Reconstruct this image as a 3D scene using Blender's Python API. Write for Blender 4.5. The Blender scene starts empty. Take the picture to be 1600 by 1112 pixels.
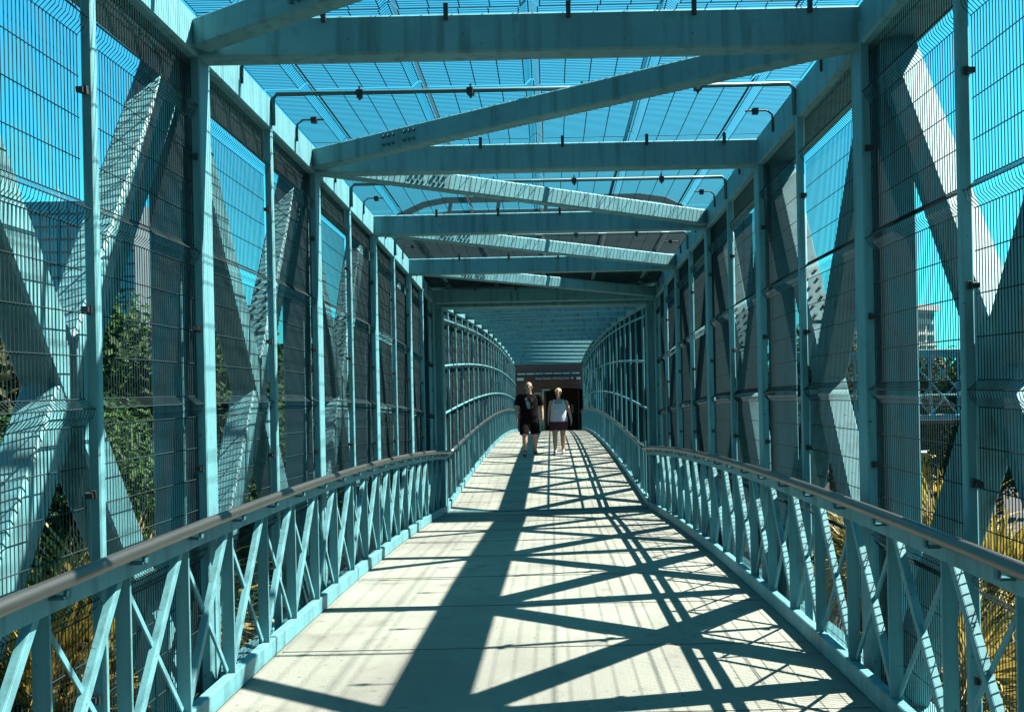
import bpy, math, random
from mathutils import Vector, Matrix, Euler
random.seed(7)
R = math.radians
SC = bpy.context.scene
COL = SC.collection

# ------------------------------------------------------------------ layout constants
W = 1.69                    # half width of the caged walkway (fence plane)
F = 1500.0                  # focal length in photo pixels (1600 wide)
P = F * W / 1047.0          # truss bay length
OFF = 0.054
EYE = 6.9                   # eye height above the street
def node(i): return (i + OFF) * P
JOINT = 6.30 * P

# ------------------------------------------------------------------ camera
cd = bpy.data.cameras.new('camera'); cam = bpy.data.objects.new('camera', cd); COL.objects.link(cam)
cd.sensor_fit = 'HORIZONTAL'; cd.sensor_width = 36.0; cd.lens = 36.0 * F / 1600.0
cd.shift_x = -(861 - 800) / 1600.0
cd.shift_y = (649 - 556) / 1600.0
cd.clip_start = 0.05; cd.clip_end = 6000
ROLL = -0.0205
cam.matrix_world = Matrix.Translation((0.043 * W, 0, EYE)) @ Matrix.Rotation(math.pi / 2, 4, 'X') @ Matrix.Rotation(ROLL, 4, 'Z')
SC.camera = cam

# ------------------------------------------------------------------ sky, sun, exposure
SUN = Vector((0.715, 0.14, 1.0)).normalized()
elev = math.asin(SUN.z); azim = math.atan2(SUN.x, SUN.y)
wd = bpy.data.worlds.new('World'); SC.world = wd; wd.use_nodes = True
nt = wd.node_tree; nt.nodes.clear()
sky = nt.nodes.new('ShaderNodeTexSky'); sky.sky_type = 'NISHITA'; sky.sun_disc = False
sky.sun_elevation = elev; sky.sun_rotation = azim
sky.air_density = 1.0; sky.dust_density = 0.6; sky.ozone_density = 1.2; sky.altitude = 20
tint = nt.nodes.new('ShaderNodeMix'); tint.data_type = 'RGBA'; tint.blend_type = 'MULTIPLY'
tint.inputs[0].default_value = 1.0; tint.inputs[7].default_value = (0.15, 1.0, 1.0, 1)
bg = nt.nodes.new('ShaderNodeBackground'); bg.inputs[1].default_value = 0.052
wo = nt.nodes.new('ShaderNodeOutputWorld')
nt.links.new(sky.outputs[0], tint.inputs[6]); nt.links.new(tint.outputs[2], bg.inputs[0]); nt.links.new(bg.outputs[0], wo.inputs[0])
sl = bpy.data.lights.new('sun', 'SUN'); sl.energy = 5.0; sl.angle = R(0.5); sl.color = (1.0, 0.95, 0.84)
so = bpy.data.objects.new('sun', sl); COL.objects.link(so)
so.rotation_euler = SUN.to_track_quat('Z', 'Y').to_euler(); so.location = (20, 5, 40)
SC.view_settings.view_transform = 'Standard'; SC.view_settings.look = 'None'
SC.view_settings.exposure = 2.3; SC.view_settings.gamma = 1.0; SC.view_settings.use_curve_mapping = False
SC.render.engine = 'CYCLES'; SC.cycles.use_denoising = True
SC.cycles.max_bounces = 6; SC.cycles.sample_clamp_indirect = 4

# ------------------------------------------------------------------ materials
MATS = {}
def mat(name, col, rough=0.6, metal=0.0, var=0.12, scale=6.0, bump=0.0, bscale=60.0, detail=6.0, col2=None, spec=0.5, stretch=None, trans=0.0, emit=None):
    m = bpy.data.materials.new(name); m.use_nodes = True; MATS[name] = m
    n = m.node_tree.nodes; l = m.node_tree.links
    b = n['Principled BSDF']; b.inputs['Roughness'].default_value = rough; b.inputs['Metallic'].default_value = metal
    b.inputs['Specular IOR Level'].default_value = spec
    tc = n.new('ShaderNodeTexCoord')
    mp = n.new('ShaderNodeMapping'); l.new(tc.outputs['Object'], mp.inputs[0])
    if stretch: mp.inputs['Scale'].default_value = stretch
    no = n.new('ShaderNodeTexNoise'); no.inputs['Scale'].default_value = scale; no.inputs['Detail'].default_value = detail
    no.inputs['Roughness'].default_value = 0.62
    l.new(mp.outputs[0], no.inputs['Vector'])
    ramp = n.new('ShaderNodeValToRGB')
    a = tuple(c * (1 - var) for c in col) if col2 is None else col2
    z = tuple(min(1, c * (1 + var)) for c in col)
    ramp.color_ramp.elements[0].position = 0.32; ramp.color_ramp.elements[1].position = 0.68
    ramp.color_ramp.elements[0].color = (*a, 1); ramp.color_ramp.elements[1].color = (*z, 1)
    l.new(no.outputs[0], ramp.inputs[0]); l.new(ramp.outputs[0], b.inputs['Base Color'])
    if bump > 0:
        n2 = n.new('ShaderNodeTexNoise'); n2.inputs['Scale'].default_value = bscale; n2.inputs['Detail'].default_value = 4
        l.new(tc.outputs['Object'], n2.inputs['Vector'])
        bu = n.new('ShaderNodeBump'); bu.inputs['Strength'].default_value = bump; bu.inputs['Distance'].default_value = 0.02
        l.new(n2.outputs[0], bu.inputs['Height']); l.new(bu.outputs[0], b.inputs['Normal'])
    if trans > 0:
        t = n.new('ShaderNodeBsdfTranslucent'); l.new(ramp.outputs[0], t.inputs[0])
        mx = n.new('ShaderNodeMixShader'); mx.inputs[0].default_value = trans
        out = n['Material Output']
        l.new(b.outputs[0], mx.inputs[1]); l.new(t.outputs[0], mx.inputs[2]); l.new(mx.outputs[0], out.inputs[0])
    return m
mat('steel', (0.085, 0.232, 0.262), 0.55, 0, 0.12, 1.6, 0.05, 40, spec=0.25)
mat('steel_dark', (0.03, 0.11, 0.13), 0.55, 0, 0.12, 2.0, 0.05, 60, spec=0.25)
mat('wire', (0.010, 0.024, 0.028), 0.75, 0, 0.1, 3.0, spec=0.12)
mat('clip', (0.012, 0.02, 0.023), 0.5, 0, 0.1, 3.0)
mat('handrail', (0.13, 0.135, 0.128), 0.38, 0.9, 0.14, 2.0, 0.04, 200, stretch=(6, 0.6, 6))
mat('concrete', (0.178, 0.192, 0.164), 0.85, 0, 0.10, 2.2, 0.25, 160, 9)
mat('seam', (0.12, 0.125, 0.11), 0.8, 0, 0.2, 10)
mat('asphalt', (0.022, 0.022, 0.024), 0.9, 0, 0.3, 1.2, 0.3, 90)
mat('pavement', (0.075, 0.073, 0.066), 0.9, 0, 0.15, 1.0, 0.2, 60)
mat('soil', (0.022, 0.016, 0.01), 0.95, 0, 0.3, 2.0, 0.4, 40)
mat('leaf', (0.019, 0.055, 0.013), 0.7, 0, 0.5, 0.8, spec=0.2, trans=0.25)
mat('leaf_olive', (0.036, 0.042, 0.011), 0.7, 0, 0.5, 0.8, spec=0.2, trans=0.25)
mat('bark', (0.13, 0.09, 0.06), 0.95, 0, 0.35, 8, 0.6, 30)
mat('palm_leaf', (0.26, 0.20, 0.04), 0.5, 0, 0.45, 3.0, trans=0.3)
mat('palm_green', (0.13, 0.115, 0.02), 0.5, 0, 0.45, 3.0, trans=0.3)
mat('palm_dry', (0.1680, 0.0896, 0.0336), 0.8, 0, 0.3, 5.0, trans=0.2)
mat('facade', (0.055, 0.066, 0.07), 0.8, 0, 0.18, 0.4, 0.1, 30)
mat('facade_light', (0.0825, 0.0900, 0.0850), 0.7, 0, 0.12, 0.4)
mat('brown_wall', (0.12, 0.04, 0.03), 0.8, 0, 0.15, 1.5, 0.1, 40)
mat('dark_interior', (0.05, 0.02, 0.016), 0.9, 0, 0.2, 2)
mat('cream', (0.34, 0.3, 0.21), 0.7, 0, 0.08, 2)
mat('white_wall', (0.42, 0.42, 0.4), 0.75, 0, 0.06, 0.3)
mat('tower_stone', (0.0600, 0.0780, 0.0840), 0.6, 0, 0.1, 0.05)
mat('glass_blue', (0.05, 0.12, 0.16), 0.08, 0, 0.25, 0.08, spec=0.8)
mat('glass_dark', (0.015, 0.02, 0.025), 0.08, 0, 0.3, 1.0, spec=0.7)
mat('car_white', (0.3150, 0.3150, 0.3066), 0.25, 0, 0.03, 2, spec=0.6)
mat('car_silver', (0.5, 0.52, 0.54), 0.3, 0.3, 0.03, 2, spec=0.6)
mat('tyre', (0.018, 0.018, 0.019), 0.85, 0, 0.2, 12)
mat('rim', (0.55, 0.56, 0.58), 0.35, 0.9, 0.05, 3)
mat('lamp_red', (0.35, 0.02, 0.015), 0.3, 0, 0.1, 5)
mat('lamp_clear', (0.75, 0.75, 0.72), 0.15, 0, 0.05, 5)
mat('bus_yellow', (0.48, 0.27, 0.02), 0.4, 0, 0.06, 1.0)
mat('sign_brown', (0.07, 0.02, 0.018), 0.6, 0, 0.15, 3)
mat('sign_white', (0.5, 0.49, 0.45), 0.6, 0, 0.03, 3)
mat('skin', (0.36, 0.20, 0.13), 0.55, 0, 0.08, 12)
mat('skin_tan', (0.34, 0.18, 0.115), 0.55, 0, 0.08, 12)
mat('tee_black', (0.006, 0.004, 0.005), 0.95, 0, 0.3, 14, 0.3, 50, spec=0.08)
mat('short_black', (0.007, 0.004, 0.005), 0.95, 0, 0.3, 14, 0.3, 50, spec=0.08)
mat('tank_lilac', (0.36, 0.36, 0.43), 0.85, 0, 0.08, 14, 0.3, 50)
mat('short_maroon', (0.045, 0.008, 0.016), 0.85, 0, 0.2, 14, 0.3, 50)
mat('hair_blond', (0.3, 0.2, 0.06), 0.6, 0, 0.3, 40, stretch=(1, 1, 0.2))
mat('hair_grey', (0.1512, 0.1188, 0.0936), 0.7, 0, 0.3, 40)
mat('lens_black', (0.01, 0.01, 0.012), 0.12, 0, 0.1, 5)
mat('shoe_black', (0.02, 0.014, 0.016), 0.6, 0, 0.2, 8)
mat('shoe_white', (0.32, 0.36, 0.38), 0.6, 0, 0.1, 8)
mat('print_blue', (0.1596, 0.2310, 0.2856), 0.8, 0, 0.3, 20)
mat('print_pink', (0.2604, 0.1176, 0.1008), 0.8, 0, 0.3, 20)
mat('print_green', (0.1764, 0.2310, 0.0420), 0.8, 0, 0.3, 20)
mat('print_white', (0.2940, 0.3024, 0.3108), 0.8, 0, 0.1, 20)
mat('lips', (0.40, 0.13, 0.11), 0.5, 0, 0.1, 20)

def wear(name, kind):
    m = MATS[name]; n = m.node_tree.nodes; l = m.node_tree.links; b = n['Principled BSDF']
    src = b.inputs['Base Color'].links[0].from_socket
    tc = n.new('ShaderNodeTexCoord')
    def noise(scale, stretch, lo, hi, detail=5.0):
        mp = n.new('ShaderNodeMapping'); mp.inputs['Scale'].default_value = stretch; l.new(tc.outputs['Object'], mp.inputs[0])
        no = n.new('ShaderNodeTexNoise'); no.inputs['Scale'].default_value = scale; no.inputs['Detail'].default_value = detail; l.new(mp.outputs[0], no.inputs['Vector'])
        r = n.new('ShaderNodeMapRange'); r.inputs[1].default_value = lo; r.inputs[2].default_value = hi; l.new(no.outputs[0], r.inputs[0]); return r.outputs[0]
    def over(c0, fac, colr, amt):
        mu = n.new('ShaderNodeMath'); mu.operation = 'MULTIPLY'; mu.inputs[1].default_value = amt; l.new(fac, mu.inputs[0])
        mx = n.new('ShaderNodeMix'); mx.data_type = 'RGBA'; l.new(mu.outputs[0], mx.inputs[0]); l.new(c0, mx.inputs[6]); mx.inputs[7].default_value = (*colr, 1); return mx.outputs[2]
    if kind == 'steel':
        c = over(src, noise(3.0, (5, 5, 0.45), 0.50, 0.72), (0.035, 0.085, 0.092), 0.65)      # run-off streaks
        c = over(c, noise(9.0, (1, 1, 1), 0.60, 0.78), (0.05, 0.11, 0.12), 0.55)            # scuffs
        c = over(c, noise(34.0, (1, 1, 1), 0.70, 0.76, 2.0), (0.05, 0.028, 0.016), 0.7)     # rust specks
    else:
        c = over(src, noise(0.9, (1, 0.35, 1), 0.45, 0.75), (0.095, 0.098, 0.085), 0.8)    # worn tracks
        c = over(c, noise(3.5, (1, 1, 1), 0.58, 0.72), (0.085, 0.085, 0.075), 0.65)            # stains
        c = over(c, noise(22.0, (1, 1, 1), 0.68, 0.72, 2.0), (0.045, 0.045, 0.04), 0.7)     # spots
        c = over(c, noise(150.0, (1, 1, 1), 0.45, 0.7, 2.0), (0.12, 0.122, 0.105), 0.35)    # aggregate
    l.new(c, b.inputs['Base Color'])
wear('steel', 'steel'); wear('concrete', 'concrete')

# ------------------------------------------------------------------ mesh helpers
class MB:
    def __init__(s): s.v = []; s.f = []
    def add(s, vs, fs):
        o = len(s.v); s.v.extend(vs); s.f.extend([tuple(i + o for i in f) for f in fs])
    def box(s, x0, x1, y0, y1, z0, z1):
        s.add([(x0, y0, z0), (x1, y0, z0), (x1, y1, z0), (x0, y1, z0), (x0, y0, z1), (x1, y0, z1), (x1, y1, z1), (x0, y1, z1)],
              [(3, 2, 1, 0), (4, 5, 6, 7), (0, 1, 5, 4), (1, 2, 6, 5), (2, 3, 7, 6), (3, 0, 4, 7)])
    def sweep(s, path, prof, side=None, closed=True):
        """prof: list of (a,b) in the frame (side, up); path: list of Vectors"""
        n = len(prof); rings = []
        path = [Vector(p) for p in path]
        for i, p in enumerate(path):
            t = (path[min(i + 1, len(path) - 1)] - path[max(i - 1, 0)]).normalized()
            sd = Vector(side) if side is not None else (t.cross(Vector((0, 0, 1))) if abs(t.z) < 0.95 else Vector((1, 0, 0)))
            sd = (sd - t * sd.dot(t)).normalized(); up = sd.cross(t).normalized()
            rings.append([tuple(p + sd * a + up * b) for a, b in prof])
        o = len(s.v)
        for r in rings: s.v.extend(r)
        for i in range(len(rings) - 1):
            for k in range(n):
                a = o + i * n + k; b = o + i * n + (k + 1) % n
                s.f.append((a, b, b + n, a + n))
        s.f.append(tuple(o + k for k in range(n))[::-1]); s.f.append(tuple(o + (len(rings) - 1) * n + k for k in range(n)))
    def tube(s, path, r, n=8):
        s.sweep(path, [(r * math.cos(2 * math.pi * k / n), r * math.sin(2 * math.pi * k / n)) for k in range(n)])
    def cyl(s, p0, p1, r0, r1=None, n=16):
        r1 = r0 if r1 is None else r1
        p0 = Vector(p0); p1 = Vector(p1); t = (p1 - p0).normalized()
        a = t.orthogonal().normalized(); b = t.cross(a)
        vs = []
        for p, r in ((p0, r0), (p1, r1)):
            for k in range(n):
                w = 2 * math.pi * k / n; vs.append(tuple(p + (a * math.cos(w) + b * math.sin(w)) * r))
        fs = [(k, (k + 1) % n, (k + 1) % n + n, k + n) for k in range(n)] + [tuple(range(n))[::-1], tuple(range(n, 2 * n))]
        s.add(vs, fs)
    def mesh(s, name, m, smooth=False):
        me = bpy.data.meshes.new(name); me.from_pydata(s.v, [], s.f); me.materials.append(MATS[m])
        if smooth: me.polygons.foreach_set('use_smooth', [True] * len(me.polygons))
        me.update(); return me
    def build(s, name, m, parent=None, smooth=False):
        return ob(name, s.mesh(name, m, smooth), parent)
def crect(w, h, c=0.012):
    a, b = w / 2, h / 2
    return [(-a + c, -b), (a - c, -b), (a, -b + c), (a, b - c), (a - c, b), (-a + c, b), (-a, b - c), (-a, -b + c)]
def ob(name, me, parent=None, loc=None, rot=None):
    o = bpy.data.objects.new(name, me); COL.objects.link(o)
    if parent is not None: o.parent = parent
    if loc is not None: o.location = loc
    if rot is not None: o.rotation_euler = rot
    return o
def tag(o, label, cat, group=None):
    o['label'] = label; o['category'] = cat
    if group: o['group'] = group
    return o
def thing(name, label, cat, loc=(0, 0, 0), rz=0.0, group=None):
    o = bpy.data.objects.new(name, None); COL.objects.link(o); o.location = loc; o.rotation_euler = (0, 0, rz)
    o.empty_display_size = 0.2
    return tag(o, label, cat, group)
def struct(o): o['kind'] = 'structure'; return o

# ------------------------------------------------------------------ profiles of the two spans
def deck1(y):
    d = y / P; return EYE + W * (-0.805 - 0.0115 * (d - 3.6) ** 2)
def deck2(y):
    d = y / P; return EYE + W * (-0.40 - 0.00469 * (d - 16.5) ** 2)
def top1(y): return EYE + W * (1.113 - 0.0095 * (y / P - 3.1) ** 2)
def top2(y): return deck2(y) + 1.93 * W
N0, N1 = -5, 6
Y0 = node(N0); Y1 = node(6); Y2 = node(6) + 0.36 * P; YE = 20.0 * P
CH = 0.125 * W          # chord depth
CWID = 0.18 * W         # chord width

# ------------------------------------------------------------------ ground and street
def sheet(name, x0, x1, y0, y1, z, m):
    b = MB(); b.add([(x0, y0, z), (x1, y0, z), (x1, y1, z), (x0, y1, z)], [(0, 1, 2, 3)]); return struct(b.build(name, m))
sheet('ground', -2500, 2500, -1500, 4500, 0.0, 'asphalt')
def slab(name, x0, x1, y0, y1, z0, z1, m):
    b = MB(); b.box(x0, x1, y0, y1, z0, z1); return struct(b.build(name, m))
slab('pavement', -9.5, -2.4, -15, 34, 0.004, 0.13, 'pavement')
slab('pavement', 2.4, 8.6, -15, 38, 0.004, 0.13, 'pavement')
slab('planting_bed', -9.0, -3.0, -12, 33, 0.05, 0.19, 'soil')
slab('planting_bed', 3.0, 8.0, -12, 37, 0.05, 0.19, 'soil')
slab('planting_bed', -30, -10.5, 8, 36, 0.004, 0.16, 'soil')
lm = MB(); lm.box(-0.06, 0.06, -1.5, 1.5, 0, 0.003); lmesh = lm.mesh('lane_marking', 'sign_white')
for i in range(14):
    struct(ob('lane_marking', lmesh, None, (14.5, -10 + i * 6, 0.005)))

# ------------------------------------------------------------------ bridge decks
def deck(name, f, ya, yb, n, hw, th):
    b = MB(); path = [(0, ya + (yb - ya) * i / n, f(ya + (yb - ya) * i / n) - th / 2) for i in range(n + 1)]
    b.sweep(path, crect(hw * 2, th, 0.004), side=(1, 0, 0))
    return struct(b.build(name, 'concrete'))
dk1 = deck('bridge_deck', deck1, Y0 - 0.6, JOINT - 0.012, 60, 0.962 * W, 0.16)
dk2 = deck('bridge_deck', deck2, JOINT + 0.012, YE + 6.0, 90, 0.962 * W, 0.16)
# expansion joint cover and the sawn contraction seams in the concrete
b = MB(); b.sweep([(0, JOINT - 0.10, deck1(JOINT - 0.1) + 0.004), (0, JOINT + 0.10, deck2(JOINT + 0.1) + 0.004)], crect(1.87 * W, 0.010, 0.003), side=(1, 0, 0))
b.build('joint_plate', 'steel_dark', dk1)
sm = MB(); sm.box(-0.93 * W, 0.93 * W, -0.003, 0.003, -0.004, 0.004); smesh = sm.mesh('seam', 'seam')
for i in range(0, 12):
    y = node(0) + i * P * 0.5 + 0.33 * P
    if y < JOINT - 0.3: ob('seam', smesh, dk1, (0, y, deck1(y)), (math.atan((deck1(y + .1) - deck1(y - .1)) / .2), 0, 0))
for i in range(24):
    y = JOINT + 1.0 + i * P * 0.5
    ob('seam', smesh, dk2, (0, y, deck2(y)), (math.atan((deck2(y + .1) - deck2(y - .1)) / .2), 0, 0))

# ------------------------------------------------------------------ truss spans
def lin(n0, n1, f, x, dz, extra=()):
    return [(x, node(i), f(node(i)) + dz) for i in range(n0, n1 + 1)]
def truss(name, label, n0, n1, f, top, flip, detail):
    t = thing(name, label, 'footbridge')
    yend = [node(i) for i in range(n0, n1 + 1)]
    xc = W + CWID / 2
    for s in (-1, 1):
        b = MB(); pth = [(s * xc, y, top(y) + CH / 2) for y in yend]
        pth[0] = (pth[0][0], pth[0][1] - 0.16, pth[0][2]); pth[-1] = (pth[-1][0], pth[-1][1] + 0.16, pth[-1][2])
        b.sweep(pth, crect(CWID, CH, 0.012), side=(1, 0, 0)); b.build('top_chord', 'steel', t)
        b = MB(); b.sweep([(p[0], p[1], f(p[1]) - 0.22) for p in pth], crect(CWID, 0.26, 0.012), side=(1, 0, 0)); b.build('bottom_chord', 'steel', t)
        # truss verticals: box posts between the chords
        xv = s * 1.105 * W
        for i in range(n0, n1 + 1):
            y = node(i)
            b = MB(); b.sweep([(xv, y, f(y) - 0.10), (xv, y, top(y) + 0.01)], crect(0.100 * W, 0.20, 0.012), side=(1, 0, 0)); b.build('truss_post', 'steel', t)
        for i in range(n0, n1):
            ya, yb = node(i), node(i + 1)
            b = MB(); b.sweep([(xv, ya + 0.06, top(ya) - 0.03), (xv, yb - 0.06, f(yb) - 0.05)], crect(0.094 * W, 0.20, 0.012), side=(1, 0, 0))
            b.build('diagonal', 'steel', t)
            b = MB(); b.sweep([(xv, ya + 0.06, f(ya) - 0.05), (xv, yb - 0.06, top(yb) - 0.03)], crect(0.088 * W, 0.20, 0.012), side=(1, 0, 0))
            dg = b.build('diagonal', 'steel', t)
            if detail and i in (2, 3):      # bolted splice plate half way up the upper arm
                pa = Vector((xv, ya + 0.06, f(ya) - 0.05)); pb = Vector((xv, yb - 0.06, top(yb) - 0.03)); tt = (pb - pa).normalized()
                nn = Vector((0, -tt.z, tt.y)).normalized()
                if nn.y > 0: nn = -nn
                mid = pa.lerp(pb, 0.66) + nn * 0.106
                pb_ = MB(); pb_.sweep([mid - tt * 0.24, mid + tt * 0.24], crect(0.08 * W, 0.012, 0.003), side=(1, 0, 0)); pl = pb_.build('splice_plate', 'steel', dg)
                bo = MB()
                for r in range(6):
                    for c in (-1, 1):
                        q = mid + tt * (-0.2 + 0.08 * r) + Vector((c * 0.035, 0, 0)); bo.cyl(q, q + nn * 0.022, 0.011, 0.011, 6)
                bo.build('bolt', 'clip', dg)['kind'] = 'stuff'
    # top cross beams and lateral diagonals
    for i in range(n0, n1 + 1):
        y = node(i)
        b = MB(); b.sweep([(-W + 0.001, y, top(y) + CH / 2 - 0.004), (W - 0.001, y, top(y) + CH / 2 - 0.004)], crect(0.13, CH - 0.012, 0.01), side=(0, 1, 0)); bm = b.build('cross_beam', 'steel', t)
        if detail and i > 0:
            for x in (-0.62 * W, -0.25 * W, 0.12 * W, 0.5 * W, 0.85 * W):
                q = MB(); q.box(x - 0.012, x + 0.012, y - 0.082, y - 0.064, top(y) + CH - 0.045, top(y) + CH + 0.035); q.build('mesh_clip', 'clip', bm)
    for i in range(n0, n1):
        ya, yb = node(i), node(i + 1)
        lft, rgt = (yb, ya) if i < flip else (ya, yb)
        gl = 0.10 * (-1 if i < flip else 1)
        pl = Vector((-W + 0.03, lft + gl, top(lft) + CH * 0.47)); pr = Vector((W - 0.03, rgt - gl, top(rgt) + CH * 0.47))
        b = MB(); b.sweep([pl, pr], crect(0.11, 0.145, 0.01)); dg = b.build('lateral_brace', 'steel', t)
        if detail:
            tt = (pr - pl).normalized(); sd = tt.cross(Vector((0, 0, 1))).normalized(); sd = sd if sd.y < 0 else -sd
            m0 = pl.lerp(pr, 0.22); bo = MB()
            for k in range(6):
                q = m0 + tt * (0.045 * (k - 2.5) + (0.03 if k > 2 else -0.03)) + sd * 0.055
                for dz in (-0.03, 0.03):
                    bo.cyl(q + Vector((0, 0, dz)), q + Vector((0, 0, dz)) + sd * 0.02, 0.012, 0.012, 6)
            bo.build('bolt', 'steel_dark', dg)['kind'] = 'stuff'
    # floor beams under the deck
    for i in range(n0, n1 + 1):
        y = node(i)
        b = MB(); b.sweep([(-W + 0.002, y, f(y) - 0.28), (W - 0.002, y, f(y) - 0.28)], crect(0.12, 0.2, 0.01), side=(0, 1, 0)); b.build('floor_beam', 'steel', t)
    return t
t1 = truss('footbridge', 'near span of the caged teal steel truss footbridge overhead and on both sides', N0, 6, deck1, top1, 3, True)
t2 = truss('footbridge', 'far humped span of the teal truss footbridge behind the walking couple', 6, 20, deck2, top2, 13, False) if False else None
_node = node
def node(i): return _node(i) + (0.36 * P if i >= 6 and SECOND else 0.0)
SECOND = True
t2 = truss('footbridge', 'far humped span of the teal truss footbridge, rising behind the walking couple', 6, 19, deck2, top2, 13, False)
SECOND = False
node = _node
# heavy portal frame at the joint
for s in (-1, 1):
    b = MB(); b.sweep([(s * 1.0 * W, JOINT - 0.02, deck1(JOINT) - 0.1), (s * 1.0 * W, JOINT - 0.02, top2(JOINT) - 0.01)], crect(0.16, 0.30, 0.012), side=(1, 0, 0)); b.build('portal_post', 'steel', t1)
b = MB(); zt = top1(JOINT) - 0.02
b.sweep([(-W * 1.02, JOINT - 0.05, zt + 0.16), (W * 1.02, JOINT - 0.05, zt + 0.16)], crect(0.36, 0.27, 0.012), side=(0, 1, 0)); b.build('portal_beam', 'steel', t1)
ya_, yb_ = node(6) - 0.15 * P, node(6) + 0.36 * P + 0.10
for s in (-1, 1):
    b = MB(); b.add([(s * (W + dx), y, z) for dx in (0.03, 0.045) for y, z in ((ya_, deck1(ya_) - .1), (yb_, deck2(yb_) - .1), (yb_, top2(yb_) + .02), (ya_, top1(ya_) + .02))],
        [(0, 1, 2, 3), (7, 6, 5, 4), (0, 4, 5, 1), (1, 5, 6, 2), (2, 6, 7, 3), (3, 7, 4, 0)]); b.build('infill_plate', 'steel', t1)
yc_ = node(6) - 0.45 * P
b = MB(); b.sweep([(0, yc_, top1(yc_) + CH + 0.075), (0, ya_, top1(ya_) + CH + 0.075), (0, yb_, top2(yb_) + CH + 0.075)], crect(2.3 * W, 0.02, 0.004), side=(1, 0, 0)); b.build('roof_plate', 'steel', t1)
for yy in (node(-4), JOINT, YE - 2.0):        # concrete piers under the spans
    b = MB(); zc = deck1(yy) if yy <= JOINT else deck2(yy)
    b.box(-1.35 * W, 1.35 * W, yy - 0.55, yy + 0.55, zc - 1.15, zc - 0.40); b.cyl((0, yy, 0.13), (0, yy, zc - 1.14), 0.55, 0.55, 24)
    b.build('pier', 'pavement', t1 if yy <= JOINT else t2)

# ------------------------------------------------------------------ wire fences
FOLD = [0.45 * W, 0.886 * W, 1.343 * W, 1.785 * W]
def wall_prof(H):
    pr = [(0.02, 0.0)]
    for h in FOLD: pr += [(h - 0.055, 0.0), (h - 0.02, 0.034), (h + 0.012, 0.042), (h + 0.05, 0.0)]
    pr.append((H, 0.0)); return pr
def wire(mb, path, r):
    # four-sided wire along a polyline
    mb.sweep(path, [(r, 0), (0, r), (-r, 0), (0, -r)])
def fence(name, label, s, f, H, posts, big, pitch, rv, group=None, rails=None):
    t = thing(name, label, 'fence', group=group)
    xm = s * (W + 0.052)
    hw = [0.05]
    prev = 0.02
    for h in FOLD:
        lo = prev; hi = h - 0.055
        for k in range(1, 4): hw.append(lo + (hi - lo) * k / 4.0)
        hw += [hi, h + 0.012, h + 0.05]; prev = h + 0.05
    hw.append((prev + H) / 2)
    prof = wall_prof(H)
    for a, c in zip(posts[:-1], posts[1:]):
        b = MB(); ya, yb = a + 0.03, c - 0.03; n = max(2, int(round((yb - ya) / pitch)))
        for i in range(n + 1):
            y = ya + (yb - ya) * i / n; z0 = f(y)
            wire(b, [(xm - s * dx, y, z0 + h) for h, dx in prof], rv)
        for h in hw:
            dx = 0.042 if any(abs(h - q - 0.012) < 1e-6 for q in FOLD) else 0.0
            o = -s * (dx + 2 * rv)
            wire(b, [(xm + o, ya, f(ya) + h), (xm + o, (ya + yb) / 2, f((ya + yb) / 2) + h), (xm + o, yb, f(yb) + h)], rv * 1.25)
        o = b.build('mesh_panel', 'wire', t); o.location = (random.uniform(-.005, .003) * s, random.uniform(-.006, .006), random.uniform(-.008, .006))
    pm = {}
    for k, y in enumerate(posts):
        isb = big(k)
        if isb not in pm:
            b = MB(); l, d = (0.15, 0.05) if isb else (0.045, 0.045)
            b.sweep([(0, 0, -0.12), (0, 0, H)], crect(d, l, 0.006), side=(1, 0, 0)); pm[isb] = b.mesh('post', 'steel')
        o = ob('post', pm[isb], t, (s * (W + 0.020), y, f(y)))
    return t
cb = MB(); cb.box(-0.018, 0.010, -0.022, 0.022, -0.011, 0.011); cb.box(0.0, 0.018, -0.008, 0.008, -0.016, 0.016); CLIP = cb.mesh('clip', 'clip')
half1 = [node(N0 + k * 0.5) for k in range((6 - N0) * 2 + 1)]
H1 = 2.0 * W
fl = fence('mesh_fence', 'sunlit wire mesh fence on teal posts, left side of the near span', -1, deck1, H1, half1, lambda k: k % 2 == 0, 0.025, 0.0021)
fr = fence('mesh_fence', 'shaded wire mesh fence on teal posts, right side of the near span', 1, deck1, H1, half1, lambda k: k % 2 == 0, 0.025, 0.0021)
for s, t in ((-1, fl), (1, fr)):
    for k, y in enumerate(half1):
        if y < 1: continue
        for h in (0.22, 0.66, 1.11, 1.60):
            for dy, dz in ((-0.03 - 0.05 * (k % 2 == 0), 0.03), (0.03 + 0.05 * (k % 2 == 0), -0.03)):
                ob('clip', CLIP, t, (s * (W + 0.030), y + dy, deck1(y) + h * W + dz + random.uniform(-.03, .03)), (random.uniform(-.25, .25), 0, (0 if s < 0 else math.pi) + random.uniform(-.15, .15)))
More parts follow.
